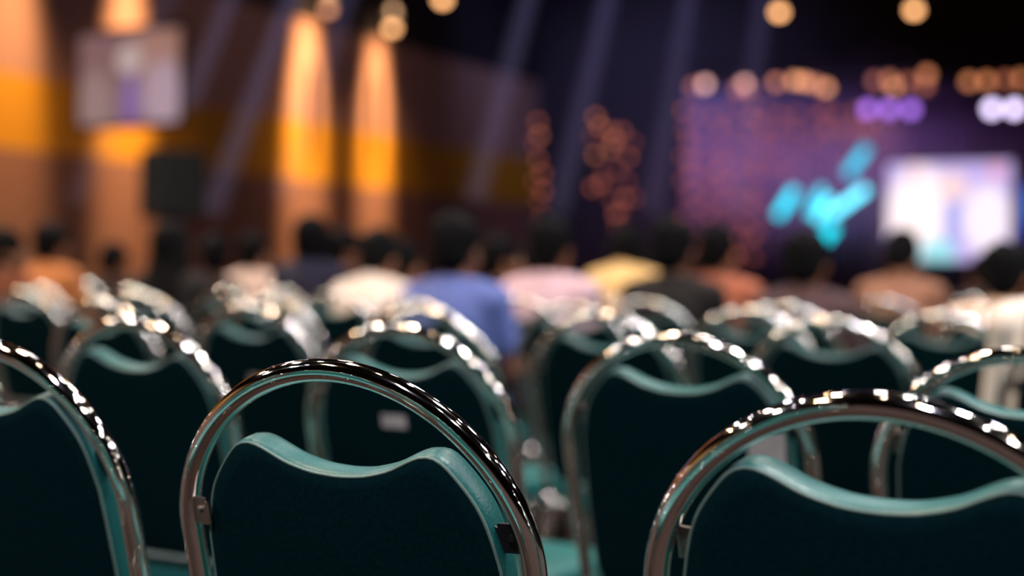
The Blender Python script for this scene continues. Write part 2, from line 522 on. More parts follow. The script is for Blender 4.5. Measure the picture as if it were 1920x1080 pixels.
def eye_mesh(P, q):
    bm = bmesh.new(); add_ball(bm, P.head(q*.030, .0765, .003), .0105, 12, 8, P.R)
    for f in bm.faces: f.material_index = 0
    add_ball(bm, P.head(q*.030, .0835, .003), (.0050, .0045, .0050), 10, 6, P.R)
    me = finish(bm, 'eye')
    k = sum(1 for p in me.polygons)
    for i, p in enumerate(me.polygons): p.material_index = 0 if i < 96 else 1
    me.materials.append(None); me.materials.append(M['black'])
    return me

def hair_build(P, kind):
    def f(bm):
        R = P.R
        add_ball(bm, P.head(0, -.022, .042), (.087, .103, .092), 22, 16, R)
        add_ball(bm, P.head(0, -.062, -.008), (.078, .058, .074), 18, 12, R)
        for q in (-1, 1):
            add_ball(bm, P.head(q*.058, -.02, .03), (.03, .062, .05), 14, 10, R)
        if kind == 'short':
            for k in range(26):
                a = random.uniform(0, 2*PI); e = random.uniform(.3, 1.4)
                add_ball(bm, P.head(.074*math.cos(a)*math.cos(e), -.03+.085*math.sin(a)*math.cos(e), .05+.078*math.sin(e)), .021, 8, 6)
        elif kind == 'long':
            for k in range(9):
                u = (k-4)/4
                p0 = P.head(u*.076, -.06+.045*u*u, .02); p1 = P.head(u*.088, -.088+.05*u*u, -.10)
                p2 = P.up(u*.10, -.135+.03*u*u, .90); p3 = P.up(u*.085, -.150+.02*u*u, .80)
                cap(bm, p0, p1, .034, .032); cap(bm, p1, p2, .032, .030); cap(bm, p2, p3, .03, .012)
        elif kind == 'bun':
            add_ball(bm, P.head(0, -.11, .06), (.042, .042, .04), 14, 10)
            cap(bm, P.head(0, -.06, .0), P.head(0, -.055, -.07), .055, .02)
        elif kind == 'bob':
            for k in range(9):
                u = (k-4)/4
                cap(bm, P.head(u*.08, -.055+.055*u*u, .03), P.head(u*.085, -.06+.055*u*u, -.095), .032, .024)
    return f

def shirt_build(P, sleeve):
    def f(bm):
        up = P.up
        secs = [(.525, .0, .178, .126), (.57, -.004, .186, .132), (.64, -.012, .172, .124), (.72, -.02, .168, .122), (.80, -.028, .178, .126), (.88, -.034, .182, .123), (.945, -.037, .155, .102), (.985, -.036, .105, .082), (1.008, -.034, .073, .069)]
        rings = []
        for z, y, rx, ry in secs:
            rings.append([bm.verts.new(up(rx*math.cos(2*PI*k/28), y+ry*math.sin(2*PI*k/28), z)) for k in range(28)])
        for A, B in zip(rings, rings[1:]):
            for k in range(28): bm.faces.new((A[k], A[(k+1) % 28], B[(k+1) % 28], B[k]))
        bm.faces.new(rings[0][::-1]); bm.faces.new(rings[-1])
        for q in (-1, 1):
            add_ball(bm, P.sh[q], (.068, .068, .066), 14, 10)
            cap(bm, up(q*.09, -.037, .957), P.sh[q], .064, .060)
            if sleeve == 'long':
                cap(bm, P.sh[q], P.el[q], .060, .052); cap(bm, P.el[q], P.el[q].lerp(P.wr[q], .93), .054, .038)
            else:
                cap(bm, P.sh[q], P.sh[q].lerp(P.el[q], .62), .062, .055)
        # collar
        for k in range(14):
            a = 2*PI*k/14
            p = up(.062*math.cos(a), -.036+.060*math.sin(a), 1.01+.012*(-math.sin(a)))
            add_ball(bm, p, .014, 8, 6)
    return f

def trouser_build(P):
    def f(bm):
        loft(bm, [(0, -.005, .520, .155, .10), (0, 0, .536, .176, .126), (0, 0, .58, .182, .130), (0, -.004, .63, .172, .122)])
        for q in (-1, 1):
            hip, kn, an = Vector((q*.085, .0, .612)), Vector((q*.115, .43, .575)), Vector((q*.12, .43, .12))
            cap(bm, hip, kn, .092, .068); cap(bm, kn, an, .070, .058)
    return f

def shoe_build(bm):
    cap(bm, Vector((0, .40, .052)), Vector((.004, .60, .042)), .047, .039)
    add_ball(bm, Vector((0, .415, .085)), (.046, .055, .045), 12, 8)
    add_box(bm, Vector((.002, .50, .012)), (.088, .27, .022), .008)

POSES = {
    'upright': Pose(-.05, 0.0),
    'turned_right': Pose(-.02, -.75, 0, .03),
    'turned_left': Pose(-.02, .7, 0, -.02),
    'leaning': Pose(.22, .15, .12, -.10, 'clasped'),
    'phone': Pose(.04, 0, .32, 0, 'phone'),
    'slouch': Pose(-.10, -.1, .05, .05, 'clasped'),
}
CACHE = {}
def mesh_of(key, fn):
    if key not in CACHE: CACHE[key] = fn()
    return CACHE[key]

PEOPLE_SPOTS = []
def person(x, y, rz, pose, hair, shirt_col, label, skin='skin_tan', sleeve='short', scale=1.0, hair_mat='hair_black', chair=None, clothes='shirt'):
    P = POSES[pose]
    t = empty('person', (x, y, 0), rad(rz)); t.scale = (scale,)*3
    tag(t, label, 'person', 'seated audience')
    def put(name, key, fn, mat):
        me = mesh_of(key, fn)
        o = bpy.data.objects.new(name, me); COL.objects.link(o); o.parent = t
        if not me.materials: me.materials.append(None)
        o.material_slots[0].link = 'OBJECT'; o.material_slots[0].material = mat
        return o
    put('body', ('body', pose), lambda: bake(body_build(P), 'body', .0075, 3, .5), M[skin])
    for q in (-1, 1):
        put('eye', ('eye', pose, q), lambda: eye_mesh(P, q), M['eye'])
    if hair: put('hair', ('hair', pose, hair), lambda: bake(hair_build(P, hair), 'hair', .009, 2), M[hair_mat])
    put(clothes, ('shirt', pose, sleeve), lambda: bake(shirt_build(P, sleeve), 'shirt', .012, 3), cloth(clothes+'_cloth', shirt_col))
    put('trousers', ('trousers',), lambda: bake(trouser_build(P), 'trousers', .013, 3), M['trousers'])
    for q in (-1, 1):
        put('shoe', ('shoe',), lambda: bake(shoe_build, 'shoe', .009, 1), M['shoe']).location.x = q*.125
    return t

def row_y(k, x):
    """rows run very slightly slanted across the hall"""
    return 4.12 + .93*(k-4) + .085*(x+.36)
# head direction in the photo, row, facing, pose, hair, shirt, label, skin, sleeve, scale
PPL = [
 (15, 5, 3, 'turned_right', 'short', srgb(110, 56, 30), 'person at far left edge in an orange-brown top, dark hair', 'skin_brown', 'short', .95),
 (108, 6, 0, 'upright', 'short', srgb(205, 130, 76), 'person in a tan orange shirt, lit warm, second head from left edge', 'skin_brown', 'short', 1.0),
 (226, 7, -4, 'slouch', 'short', srgb(32, 22, 24), 'dark-haired person in near-black top, between the tan shirt and the loudspeaker', 'skin_brown', 'short', .93),
 (334, 5, 2, 'upright', 'long', srgb(22, 18, 22), 'long-haired person all in black, right below the black loudspeaker', 'skin_tan', 'long', .98),
 (408, 6, 0, 'turned_left', 'short', srgb(38, 26, 30), 'dark-haired person in black, just right of the one below the loudspeaker', 'skin_brown', 'long', .95),
 (486, 7, 0, 'upright', 'short', srgb(240, 212, 200), 'small distant person in a white shirt with neat black hair', 'skin_tan', 'short', .98),
 (594, 6, 3, 'upright', 'bob', srgb(26, 26, 56), 'person with a big black bob of hair and navy top, left of the white-shirted one', 'skin_light', 'short', 1.04),
 (654, 7, -6, 'turned_right', 'short', srgb(52, 30, 30), 'person with dark hair and orange-lit cheek, behind the black bob', 'skin_brown', 'short', 1.0),
 (712, 8, 0, 'upright', None, srgb(90, 50, 40), 'bald person, round orange-lit head above the white shirts', 'skin_tan', 'short', 1.02),
 (708, 5, 0, 'leaning', 'short', srgb(250, 235, 225), 'leaning person in a bright white shirt, big pale back', 'skin_tan', 'long', .96),
 (765, 6, 0, 'slouch', 'short', srgb(245, 212, 200), 'person in a pinkish white shirt behind the bright white one', 'skin_tan', 'short', .93),
 (868, 4, 0, 'upright', 'short', srgb(100, 118, 190), 'broad person with black hair in a light blue shirt, centre of audience', 'skin_brown', 'short', .97),
 (942, 6, -3, 'turned_right', 'short', srgb(30, 22, 34), 'person in dark top with orange-lit face, right of the light blue shirt', 'skin_brown', 'short', .95),
 (1012, 7, 0, 'turned_left', 'short', srgb(70, 58, 130), 'person in a violet-blue top between the light blue and lavender shirts', 'skin_brown', 'short', .95),
 (1090, 5, 2, 'upright', 'short', srgb(235, 200, 215), 'person with flat black hair in a pale lavender pink shirt', 'skin_brown', 'short', .99),
 (1174, 7, -4, 'leaning', 'bob', srgb(250, 205, 135), 'person in a pale yellow shirt bending over, right of the lavender shirt', 'skin_brown', 'long', 1.04),
 (1246, 5, 0, 'upright', 'short', srgb(20, 16, 18), 'person in black with a wide dark head, right of the pale yellow shirt', 'skin_brown', 'short', .99),
 (1345, 6, 0, 'slouch', 'short', srgb(185, 108, 80), 'person in a peach orange shirt, under the string light curtain', 'skin_tan', 'short', 1.0),
 (1490, 5, 0, 'upright', 'short', srgb(84, 60, 64), 'person in a mauve brown shirt just below the cyan sign', 'skin_brown', 'short', .95),
 (1572, 8, 0, 'upright', 'short', srgb(50, 34, 40), 'small distant dark head below the tip of the cyan sign', 'skin_brown', 'short', .95),
 (1620, 8, 4, 'slouch', 'bun', srgb(220, 165, 130), 'person in a beige pink top, hair in a bun, at lower left of stage screen', 'skin_tan', 'short', 1.0),
 (1690, 7, 0, 'phone', 'short', srgb(165, 115, 90), 'person in a beige tan top looking down, under the stage screen', 'skin_tan', 'short', 1.0),
 (1738, 9, 0, 'upright', 'short', srgb(40, 28, 30), 'dark head at the bottom edge of stage screen, left one of the close pair', 'skin_brown', 'short', .96),
 (1784, 9, 0, 'turned_left', 'short', srgb(46, 28, 28), 'dark head at the bottom edge of stage screen, right one of the close pair', 'skin_brown', 'short', .94),
 (1890, 5, 0, 'upright', 'short', srgb(248, 212, 184), 'person in a cream beige shirt at right edge, dark head against the stage screen', 'skin_tan', 'short', .92),
 (2035, 3.22, 1, 'upright', 'long', srgb(250, 238, 226), 'person in a cream shirt cut by the right edge, only an arm and shoulder show', 'skin_light', 'long', .96),
]
SEATED = {}
for p in PPL:
    SEATED.setdefault(p[1], []).append(p)
NAME_ROW = {4: 'fourth', 5: 'fifth', 6: 'sixth', 7: 'seventh', 8: 'eighth', 9: 'ninth'}
for k in sorted(SEATED):
    xs = []
    for p in SEATED[k]:
        x = -2.0
        for _ in range(12): x = row_x(p[0], row_y(k, x)+.33)
        xs.append([x, p])
    xs.sort(key=lambda e: e[0])
    for _ in range(60):                     # neighbours sit on seats of their own
        for a, b in zip(xs, xs[1:]):
            d = .52-(b[0]-a[0])
            if d > 0: a[0] -= d/2; b[0] += d/2
    for x, p in xs:
        px, kk, rz, pose, hair, sc, lab, skin, sl, scl = p
        y = row_y(k, x)
        person(x, y+(.33 if pose != 'leaning' else .31), rz, pose, hair, sc, lab, skin, sl, scl)
        if k != 3.22: place_chair(x, y, 0, ('green chair under the ' + lab)[:100].rsplit(',')[0])
    if k in (4, 5):
        taken = [x for x, _ in xs]; n = 0
        lo, hi = row_x(-60, row_y(k, -4.5)), row_x(1960, row_y(k, -.5))
        pos = [lo-.3]+taken+[hi+.3]
        for a, b in zip(pos, pos[1:]):
            m = int((b-a-.46)/.48)
            for i in range(m):
                x = a+(b-a)*(i+1)/(m+1)
                place_chair(x, row_y(k, x), random.uniform(-2, 2), 'empty green chair in the %s row, %s empty one from the left there' % (NAME_ROW[k], ORD[n])); n += 1


# ------------------------------------------------------------------ the hall
WX = -14.0
def slab(name, c, s, mat, kind='structure', bevel=0):
    o = link(name, box_mesh(name, (0, 0, 0), s, bevel), mat); o.location = c; o['kind'] = kind; return o

def carpet():
    m, nt, b = new_mat('brown_carpet')
    v = tex_coord(nt, 1.0)
    n = nt.nodes.new('ShaderNodeTexNoise'); n.inputs['Scale'].default_value = 180; nt.links.new(v, n.inputs['Vector'])
    w = nt.nodes.new('ShaderNodeTexVoronoi'); w.inputs['Scale'].default_value = 1.6; nt.links.new(v, w.inputs['Vector'])
    mx = nt.nodes.new('ShaderNodeMix'); mx.data_type = 'RGBA'
    nt.links.new(w.outputs['Distance'], mx.inputs['Factor']); mx.inputs[6].default_value = (.016, .0068, .0042, 1); mx.inputs[7].default_value = (.024, .0105, .0055, 1)
    nt.links.new(mx.outputs[2], b.inputs['Base Color']); b.inputs['Roughness'].default_value = .95
    bp = nt.nodes.new('ShaderNodeBump'); bp.inputs['Strength'].default_value = .5; bp.inputs['Distance'].default_value = .004
    nt.links.new(n.outputs['Fac'], bp.inputs['Height']); nt.links.new(bp.outputs['Normal'], b.inputs['Normal'])
    return m

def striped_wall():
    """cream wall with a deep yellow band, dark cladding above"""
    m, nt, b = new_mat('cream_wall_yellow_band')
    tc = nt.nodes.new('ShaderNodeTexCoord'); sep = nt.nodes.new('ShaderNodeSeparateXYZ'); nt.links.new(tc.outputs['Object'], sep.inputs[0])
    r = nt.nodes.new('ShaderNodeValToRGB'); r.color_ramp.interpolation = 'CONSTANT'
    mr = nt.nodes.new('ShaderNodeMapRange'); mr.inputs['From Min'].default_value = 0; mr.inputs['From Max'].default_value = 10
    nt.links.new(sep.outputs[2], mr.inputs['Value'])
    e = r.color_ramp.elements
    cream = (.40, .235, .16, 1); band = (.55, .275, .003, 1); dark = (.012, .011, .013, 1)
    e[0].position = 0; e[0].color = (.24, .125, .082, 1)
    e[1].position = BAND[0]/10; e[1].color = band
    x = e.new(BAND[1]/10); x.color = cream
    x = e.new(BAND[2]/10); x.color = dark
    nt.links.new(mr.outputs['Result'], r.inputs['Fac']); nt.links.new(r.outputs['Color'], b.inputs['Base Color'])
    n = nt.nodes.new('ShaderNodeTexNoise'); n.inputs['Scale'].default_value = 40
    bp = nt.nodes.new('ShaderNodeBump'); bp.inputs['Strength'].default_value = .1; nt.links.new(n.outputs['Fac'], bp.inputs['Height']); nt.links.new(bp.outputs['Normal'], b.inputs['Normal'])
    b.inputs['Roughness'].default_value = .8
    return m

CEIL = 9.0
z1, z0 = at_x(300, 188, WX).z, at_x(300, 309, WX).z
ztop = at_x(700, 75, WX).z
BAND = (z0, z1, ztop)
BY = 26.5
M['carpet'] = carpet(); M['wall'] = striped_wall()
M['dark_wall'] = surf('dark_drape_wall', (.03, .022, .028), .9, 0, .15, 6)
M['ceiling'] = surf('black_ceiling', (.008, .008, .01), .9, 0, .2, 3)
M['back_wall'] = surf('brown_back_wall', (.030, .0145, .010), .85, 0, .1, 4)
X1 = 12.0; Y0 = -11.0
slab('floor', ((WX+X1)/2, (Y0+BY)/2, -.05), (X1-WX+.6, BY-Y0+.6, .1), M['carpet'])
slab('ceiling', ((WX+X1)/2, (Y0+BY)/2, CEIL+.05), (X1-WX+.6, BY-Y0+.6, .1), M['ceiling'])
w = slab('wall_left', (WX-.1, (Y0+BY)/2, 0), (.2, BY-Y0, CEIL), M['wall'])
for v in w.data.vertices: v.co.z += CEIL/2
slab('wall_front', ((WX+X1)/2, BY+.1, CEIL/2), (X1-WX, .2, CEIL), M['dark_wall'])
slab('wall_back', ((WX+X1)/2, Y0-.1, CEIL/2), (X1-WX, .2, CEIL), M['back_wall'])
slab('wall_right', (X1+.1, (Y0+BY)/2, CEIL/2), (.2, BY-Y0, CEIL), M['back_wall'])

HAZE, BEAM_W, WASH_W, LAMP_W, STAGE_W = .25, 26000.0, 26000.0, 56.0, 75.0
# ------------------------------------------------------------------ projection screen on the left
def facing_panel(name, px, py, Y, w, h, t, mat):
    p = at_y(px, py, Y); o = empty(name, p)
    return o
pc = at_y(242, 146, 13.0); sw, shh = 1.66, 1.12
scr = empty('projection_screen', (pc.x, pc.y, pc.z))
tag(scr, 'projection screen showing a pinkish speaker picture, hung before the yellow-banded wall', 'screen')
pic = picture('projected_picture', srgb(140, 105, 110), [
    (.45, .35, .55, .5, srgb(185, 135, 120), 1.2), (-.55, -.3, .36, .5, srgb(165, 138, 138), 1.5), (.55, -.25, .42, .55, srgb(200, 170, 185), 1.4),
    (.0, .22, .24, .22, srgb(215, 190, 185), 2.0), (.03, -.3, .15, .42, srgb(150, 115, 185), 2.0)], .72)
link('screen_picture', box_mesh('screen_picture', (0, 0, 0), (sw, .012, shh)), pic, scr)
bm = bmesh.new()
for x, z, a, b in ((0, shh/2+.03, sw+.12, .06), (0, -shh/2-.03, sw+.12, .06), (-sw/2-.03, 0, .06, shh), (sw/2+.03, 0, .06, shh)):
    add_box(bm, (x, .0, z), (a, .05, b), .006)
link('screen_frame', finish(bm, 'screen_frame', False), M['black'], scr)['label'] = 'thin black frame'
for s in (-1, 1):
    link('hanging_rod', tube_mesh('hanging_rod', [(s*.6, .0, shh/2+.05), (s*.6, .0, CEIL-pc.z)], .012, 8), M['black_metal'], scr)

# ------------------------------------------------------------------ loudspeaker on a tripod stand
sp_ = at_y(322, 346, 9.65)
lsz = (.50, .46, .60)
ls = empty('loudspeaker', (sp_.x, sp_.y, sp_.z-lsz[2]/2), rad(-14))
tag(ls, 'black loudspeaker on a tripod stand in front of the left wall', 'speaker')
bm = bmesh.new()
f0 = [(-.25, -.20), (.25, -.20), (.17, .23), (-.17, .23)]
vs0 = [bm.verts.new((x, -y, 0)) for x, y in f0]; vs1 = [bm.verts.new((x, -y, lsz[2])) for x, y in f0]
bm.faces.new(vs0); bm.faces.new(vs1[::-1])
for i in range(4): bm.faces.new((vs0[i], vs0[(i+1) % 4], vs1[(i+1) % 4], vs1[i]))
bmesh.ops.bevel(bm, geom=bm.edges[:], offset=.02, segments=2, affect='EDGES')
link('cabinet', finish(bm, 'cabinet', False), M['black'], ls)
link('front_grille', box_mesh('front_grille', (0, .205, .3), (.44, .012, .54), .004), M['grille'], ls)
hd = bmesh.new(); add_tube(hd, [(-.06, -.225, .42), (-.06, -.245, .42), (.06, -.245, .42), (.06, -.225, .42)], .01, 8)
link('handle', finish(hd, 'handle'), M['rubber'], ls)
st = empty('speaker_stand', (sp_.x, sp_.y, 0), rad(20))
tag(st, 'black tripod stand carrying the loudspeaker', 'speaker stand')
zt = sp_.z-lsz[2]/2
link('pole', tube_mesh('pole', [(0, 0, .16), (0, 0, zt)], .019, 14), M['black_metal'], st)
link('collar', tube_mesh('collar', [(0, 0, .86), (0, 0, .98)], .032, 14), M['black'], st)
link('top_plate', tube_mesh('top_plate', [(0, 0, zt-.03), (0, 0, zt-.001)], .07, 18), M['black_metal'], st)
for k in range(3):
    a = 2*PI*k/3
    l = link('leg', tube_mesh('leg', [(.03*math.cos(a), .03*math.sin(a), .78), (.55*math.cos(a), .55*math.sin(a), .015)], .013, 10), M['black_metal'], st)
    link('brace', tube_mesh('brace', [(.02*math.cos(a), .02*math.sin(a), .24), (.29*math.cos(a), .29*math.sin(a), .40)], .008, 8), M['black_metal'], st)
    link('rubber_foot', tube_mesh('rubber_foot', [(.53*math.cos(a), .53*math.sin(a), .0), (.56*math.cos(a), .56*math.sin(a), .03)], .018, 8), M['rubber'], l)

# ------------------------------------------------------------------ stage
SY = 24.5
xa = at_y(1255, 300, SY).x; xb = at_y(1990, 300, SY).x
stg = link('stage', box_mesh('stage', (0, 0, 0), (xb-xa+.6, BY-SY+.5, .5), .02), surf('stage_deck_black', (.02, .018, .022), .6))
stg.location = ((xa+xb)/2, (SY+BY)/2-.28, .25); tag(stg, 'low black stage deck behind the audience at right', 'stage')
# pleated drape along the back of the stage
bm = bmesh.new(); n = 260; x0_, x1_ = xa-.3, xb+1.2
ztop_ = at_y(1600, 150, 25.9).z
rows = []
for j in range(2):
    rows.append([(bm.verts.new((x0_+(x1_-x0_)*i/n, 26.05+.06*math.sin(i*1.25), .5+(ztop_-.5)*j)), bm.verts.new((x0_+(x1_-x0_)*i/n, 26.09+.06*math.sin(i*1.25), .5+(ztop_-.5)*j))) for i in range(n+1)])
for i in range(n):
    for s in (0, 1): bm.faces.new((rows[0][i][s], rows[0][i+1][s], rows[1][i+1][s], rows[1][i][s]))
    for j in (0, 1): bm.faces.new((rows[j][i][0], rows[j][i+1][0], rows[j][i+1][1], rows[j][i][1]))
for i in (0, n): bm.faces.new((rows[0][i][0], rows[1][i][0], rows[1][i][1], rows[0][i][1]))
dr = link('stage_curtain', finish(bm, 'stage_curtain'), surf('grey_violet_drape', (.20, .15, .22), .9, 0, .1, 8))
tag(dr, 'pleated violet-lit curtain along the back of the stage', 'curtain')

# big screen
c = at_y(1777, 397, 25.6); w_ = at_y(1897, 397, 25.6).x-at_y(1664, 397, 25.6).x; h_ = at_y(1777, 305, 25.6).z-at_y(1777, 490, 25.6).z
big = empty('stage_screen', c); tag(big, 'bright white and lilac stage screen at far right of the picture', 'screen')
W2, H2 = w_/2, h_/2
bigpic = picture('stage_screen_picture', srgb(205, 185, 245), [
    (-.45*W2, -.1*H2, .62*W2, 1.15*H2, (1.25, 1.05, 1.05), 2.2), (.62*W2, -.15*H2, .45*W2, .8*H2, (1.1, .95, 1.08), 1.8),
    (.07*W2, -.15*H2, .15*W2, .9*H2, srgb(175, 175, 245), 2.0), (.07*W2, .5*H2, .26*W2, .32*H2, (1.05, .74, .74), 3),
    (-.15*W2, -.85*H2, .32*W2, .36*H2, srgb(170, 240, 250), 2.0), (-.55*W2, .8*H2, .16*W2, .3*H2, (1.0, .72, .78), 1.5), (.75*W2, .8*H2, .14*W2, .22*H2, srgb(240, 170, 200), 1.5)], 1.0)
link('screen_picture', box_mesh('screen_picture', (0, 0, 0), (w_, .02, h_)), bigpic, big)
bm = bmesh.new()
for x, z, a, b in ((0, H2+.03, w_+.12, .06), (0, -H2-.03, w_+.12, .06), (-W2-.03, 0, .06, h_), (W2+.03, 0, .06, h_)):
    add_box(bm, (x, .02, z), (a, .08, b), .006)
link('screen_frame', finish(bm, 'screen_frame', False), M['black'], big)
for s in (-1, 1):
    link('leg', tube_mesh('leg', [(s*W2*.8, .05, -H2-.03), (s*W2*.8, .05, .5-c.z)], .03, 10), M['black_metal'], big)
# slim second screen cut by the frame edge
c2 = at_y(1931, 395, 25.4); s2 = empty('banner_screen', c2); tag(s2, 'slim blue lit banner screen at right picture edge beside the stage screen', 'screen')
hh = at_y(1931, 340, 25.4).z-at_y(1931, 440, 25.4).z
link('screen_picture', box_mesh('screen_picture', (0, 0, 0), (.22, .02, hh)), picture('blue_banner_picture', srgb(45, 75, 185), [(0, .1, .1, .4, srgb(70, 130, 230), 1.5)], 1.0), s2)
link('stand', tube_mesh('stand', [(0, .02, -hh/2), (0, .02, .5-c2.z)], .025, 10), M['black_metal'], s2)

# cyan sign of slanted light strokes
cs = at_y(1540, 375, 25.2)
sign = empty('light_sign', cs); tag(sign, 'glowing cyan sign of slanted bars making a tick shape, left of the stage screen', 'sign')
def stroke(pts, wpx, col, lab=None):
    """one slanted bar: a flat-backed rounded tube of light"""
    q = [at_y(x, y, 25.2)-cs for x, y in pts]
    m_ = glow('cyan_stroke_light', col, 1.0)
    wm = wpx/2*(25.2/FWD.y)/FOCAL*.97
    return link('light_stroke', tube_mesh('light_stroke', q, wm, 14), m_, sign)
stroke([(1458, 406), (1491, 355)], 15, (.0, 1.45, 1.95))
stroke([(1588, 328), (1626, 277)], 15, (.0, .9, 1.3))
stroke([(1516, 404), (1543, 352)], 11, (.0, 1.35, 1.8))
stroke([(1531, 412), (1555, 370)], 13, (.3, 2.0, 2.5))
stroke([(1556, 404), (1624, 354)], 14, (.35, 2.2, 2.8))
stroke([(1563, 424), (1544, 449)], 20, (.0, 1.4, 1.75))
link('back_bracket', tube_mesh('back_bracket', [(0, .12, -.9), (0, .12, .75)], .03, 10), M['black_metal'], sign)
link('stand', tube_mesh('stand', [(0, .12, -.9), (0, .12, .5-cs.z)], .03, 10), M['black_metal'], sign)

# ------------------------------------------------------------------ trusses
def truss(name, a, b, label, size=.3):
    a, b = Vector(a), Vector(b); t = empty(name, a); tag(t, label, 'truss')
    d = (b-a); L = d.length; ux = d/L; uy = ux.cross(Vector((0, 0, 1))).normalized(); uz = uy.cross(ux)*-1
    h = size/2; cor = [(-h, -h), (h, -h), (h, h), (-h, h)]
    for p, q in cor:
        link('chord', tube_mesh('chord', [uy*p+uz*q, d+uy*p+uz*q], .022, 10), M['black_metal'], t)
    bm = bmesh.new(); k = max(2, int(L/size))
    for i in range(k):
        for f in range(4):
            (p, q), (p2, q2) = cor[f], cor[(f+1) % 4]
            if i % 2: (p, q), (p2, q2) = (p2, q2), (p, q)
            add_tube(bm, [d*(i/k)+uy*p+uz*q, d*((i+1)/k)+uy*p2+uz*q2], .009, 6)
    link('lattice', finish(bm, 'lattice'), M['black_metal'], t)
    for f in (.12, .88):
        link('hanging_cable', tube_mesh('hanging_cable', [d*f+uz*h, Vector((d*f).to_tuple()[:2]+(CEIL-a.z,))], .008, 6), M['black_metal'], t)
    return t
TY = 24.6
tz = at_y(1600, 128, TY).z
truss('lighting_truss', (at_y(1262, 128, TY).x, TY, tz), (at_y(2050, 128, TY).x, TY, tz), 'black lattice truss above the stage carrying the row of warm lamps')

def par_lamp(x, y, Y, r, mat, label, cat='stage lamp', group=None, name='stage_spotlight', hang=None):
    p = at_y(x, y, Y); t = empty(name, p); tag(t, label, cat, group)
    bm = bmesh.new(); add_ball(bm, (0, 0, 0), (r, r*.55, r), 18, 10)
    link('lens', finish(bm, 'lens'), mat, t)
    link('housing', tube_mesh('housing', [(0, r*.2, 0), (0, r*.6, 0), (0, r*1.8, 0), (0, r*2.4, 0)], [r*1.02, r*1.06, r*.85, r*.5], 18), M['black'], t)
    top = (hang if hang is not None else tz-.15)-p.z
    if top > .05:
        link('bracket', tube_mesh('bracket', [(0, r*1.3, r*.9), (0, r*1.3, top)] if hang else [(0, r*1.3, r*.9), (0, r*1.3, top-.02), (0, r*1.3+.03, top), (0, TY-.185-p.y, top)], .014, 8), M['black_metal'], t)
    return t
warm = {k: glow('warm_lamp_light_'+n, c, s) for k, n, c, s in (('a', 'amber', (1, .34, .14), 1.5), ('b', 'peach', (1, .52, .40), 2.7), ('c', 'orange', (1, .40, .15), 2.4), ('d', 'dim', (1, .30, .16), .85))}
pxm = (24.6/FWD.y)/FOCAL      # metres per pixel about the stage
LAMPS = [(1300, 162, 'd'), (1322, 158, 'b'), (1383, 166, 'd'), (1396, 158, 'b'), (1402, 168, 'd'), (1455, 155, 'a'), (1490, 151, 'c'), (1508, 153, 'c'), (1528, 158, 'a'), (1549, 165, 'c'),
         (1640, 152, 'd'), (1669, 150, 'a'), (1675, 162, 'c'), (1703, 154, 'd'), (1738, 140, 'a'), (1735, 161, 'd'), (1817, 153, 'a'), (1850, 152, 'a'), (1885, 150, 'd'), (1913, 148, 'a')]
for i, (x, y, k) in enumerate(LAMPS):
    par_lamp(x, y, 24.2-.24*(i % 3), 7.5*pxm, warm[k], 'warm orange stage lamp, %s from the left in the row under the truss' % ORD[i], group='warm lamps along the stage truss')
vio = glow('violet_lamp_light', (.42, .17, .86), 2.6); lil = glow('lilac_lamp_light', (.80, .66, 1.0), 4.2)
for i, x in enumerate((1627, 1667, 1708)):
    par_lamp(x, 205, 23.4, 9*pxm, vio, '%s of three violet stage lamps above the cyan sign' % ('left', 'middle', 'right')[i], group='violet stage lamps', hang=CEIL)
for i, x in enumerate((1860, 1902)):
    par_lamp(x, 204, 23.0, 9*pxm, lil, '%s of two lilac white stage lamps above the stage screen' % ('left', 'right')[i], group='lilac stage lamps', hang=CEIL)

# ------------------------------------------------------------------ hanging string lights
bulbm = [glow('string_bulb_light_'+n, c, s) for n, c, s in (('red', (1, .25, .13), .85), ('orange', (1, .30, .13), 1.1), ('dim', (1, .24, .16), .5))]
bm = bmesh.new(); add_ball(bm, (0, 0, 0), (5.5*pxm,)*3, 12, 8); BULB = finish(bm, 'bulb')
BULBS3 = [BULB, BULB.copy(), BULB.copy()]
for me, mt in zip(BULBS3, bulbm): me.materials.append(mt)
def strand(pts, Y, label, group=None):
    q = [at_y(x, y, Y) for x, y, k in pts]
    top = max(p.z for p in q)+.4
    xm = sum(p.x for p in q)/len(q)
    t = empty('string_light', (xm, Y, 0)); tag(t, label, 'string light', group)
    q2 = sorted(zip(q, [k for _, _, k in pts]), key=lambda e: -e[0].z)
    link('cable', tube_mesh('cable', [(q2[0][0].x-xm, .02, CEIL)]+[(p.x-xm, .02, p.z) for p, _ in q2], .006, 6), M['black'], t)
    for p, k in q2:
        o = bpy.data.objects.new('bulb', BULBS3[k]); COL.objects.link(o); o.parent = t; o.location = (p.x-xm, -.03, p.z)
    return t
strand([(1010, 229, 0), (1013, 255, 1), (1004, 268, 2), (1010, 300, 0), (1018, 326, 0), (1003, 340, 2), (1019, 358, 0), (1012, 378, 2), (1018, 407, 2), (1013, 450, 2)], 24.9, 'lone column of glowing red orange bulbs, left of the wider string light column')
strand([(1118, 220, 1), (1126, 238, 1), (1112, 256, 2), (1117, 291, 1), (1132, 330, 2), (1112, 352, 0), (1128, 345, 0)], 24.9, 'left strand of the middle string light column')
strand([(1148, 246, 0), (1154, 262, 1), (1145, 281, 1), (1150, 277, 2), (1160, 320, 2), (1150, 375, 2), (1156, 402, 0), (1160, 425, 2)], 25.1, 'middle strand of the middle string light column')
strand([(1168, 247, 0), (1188, 268, 2), (1180, 295, 0), (1176, 340, 2), (1190, 372, 2), (1172, 372, 0), (1165, 398, 2)], 25.3, 'right strand of the middle string light column')
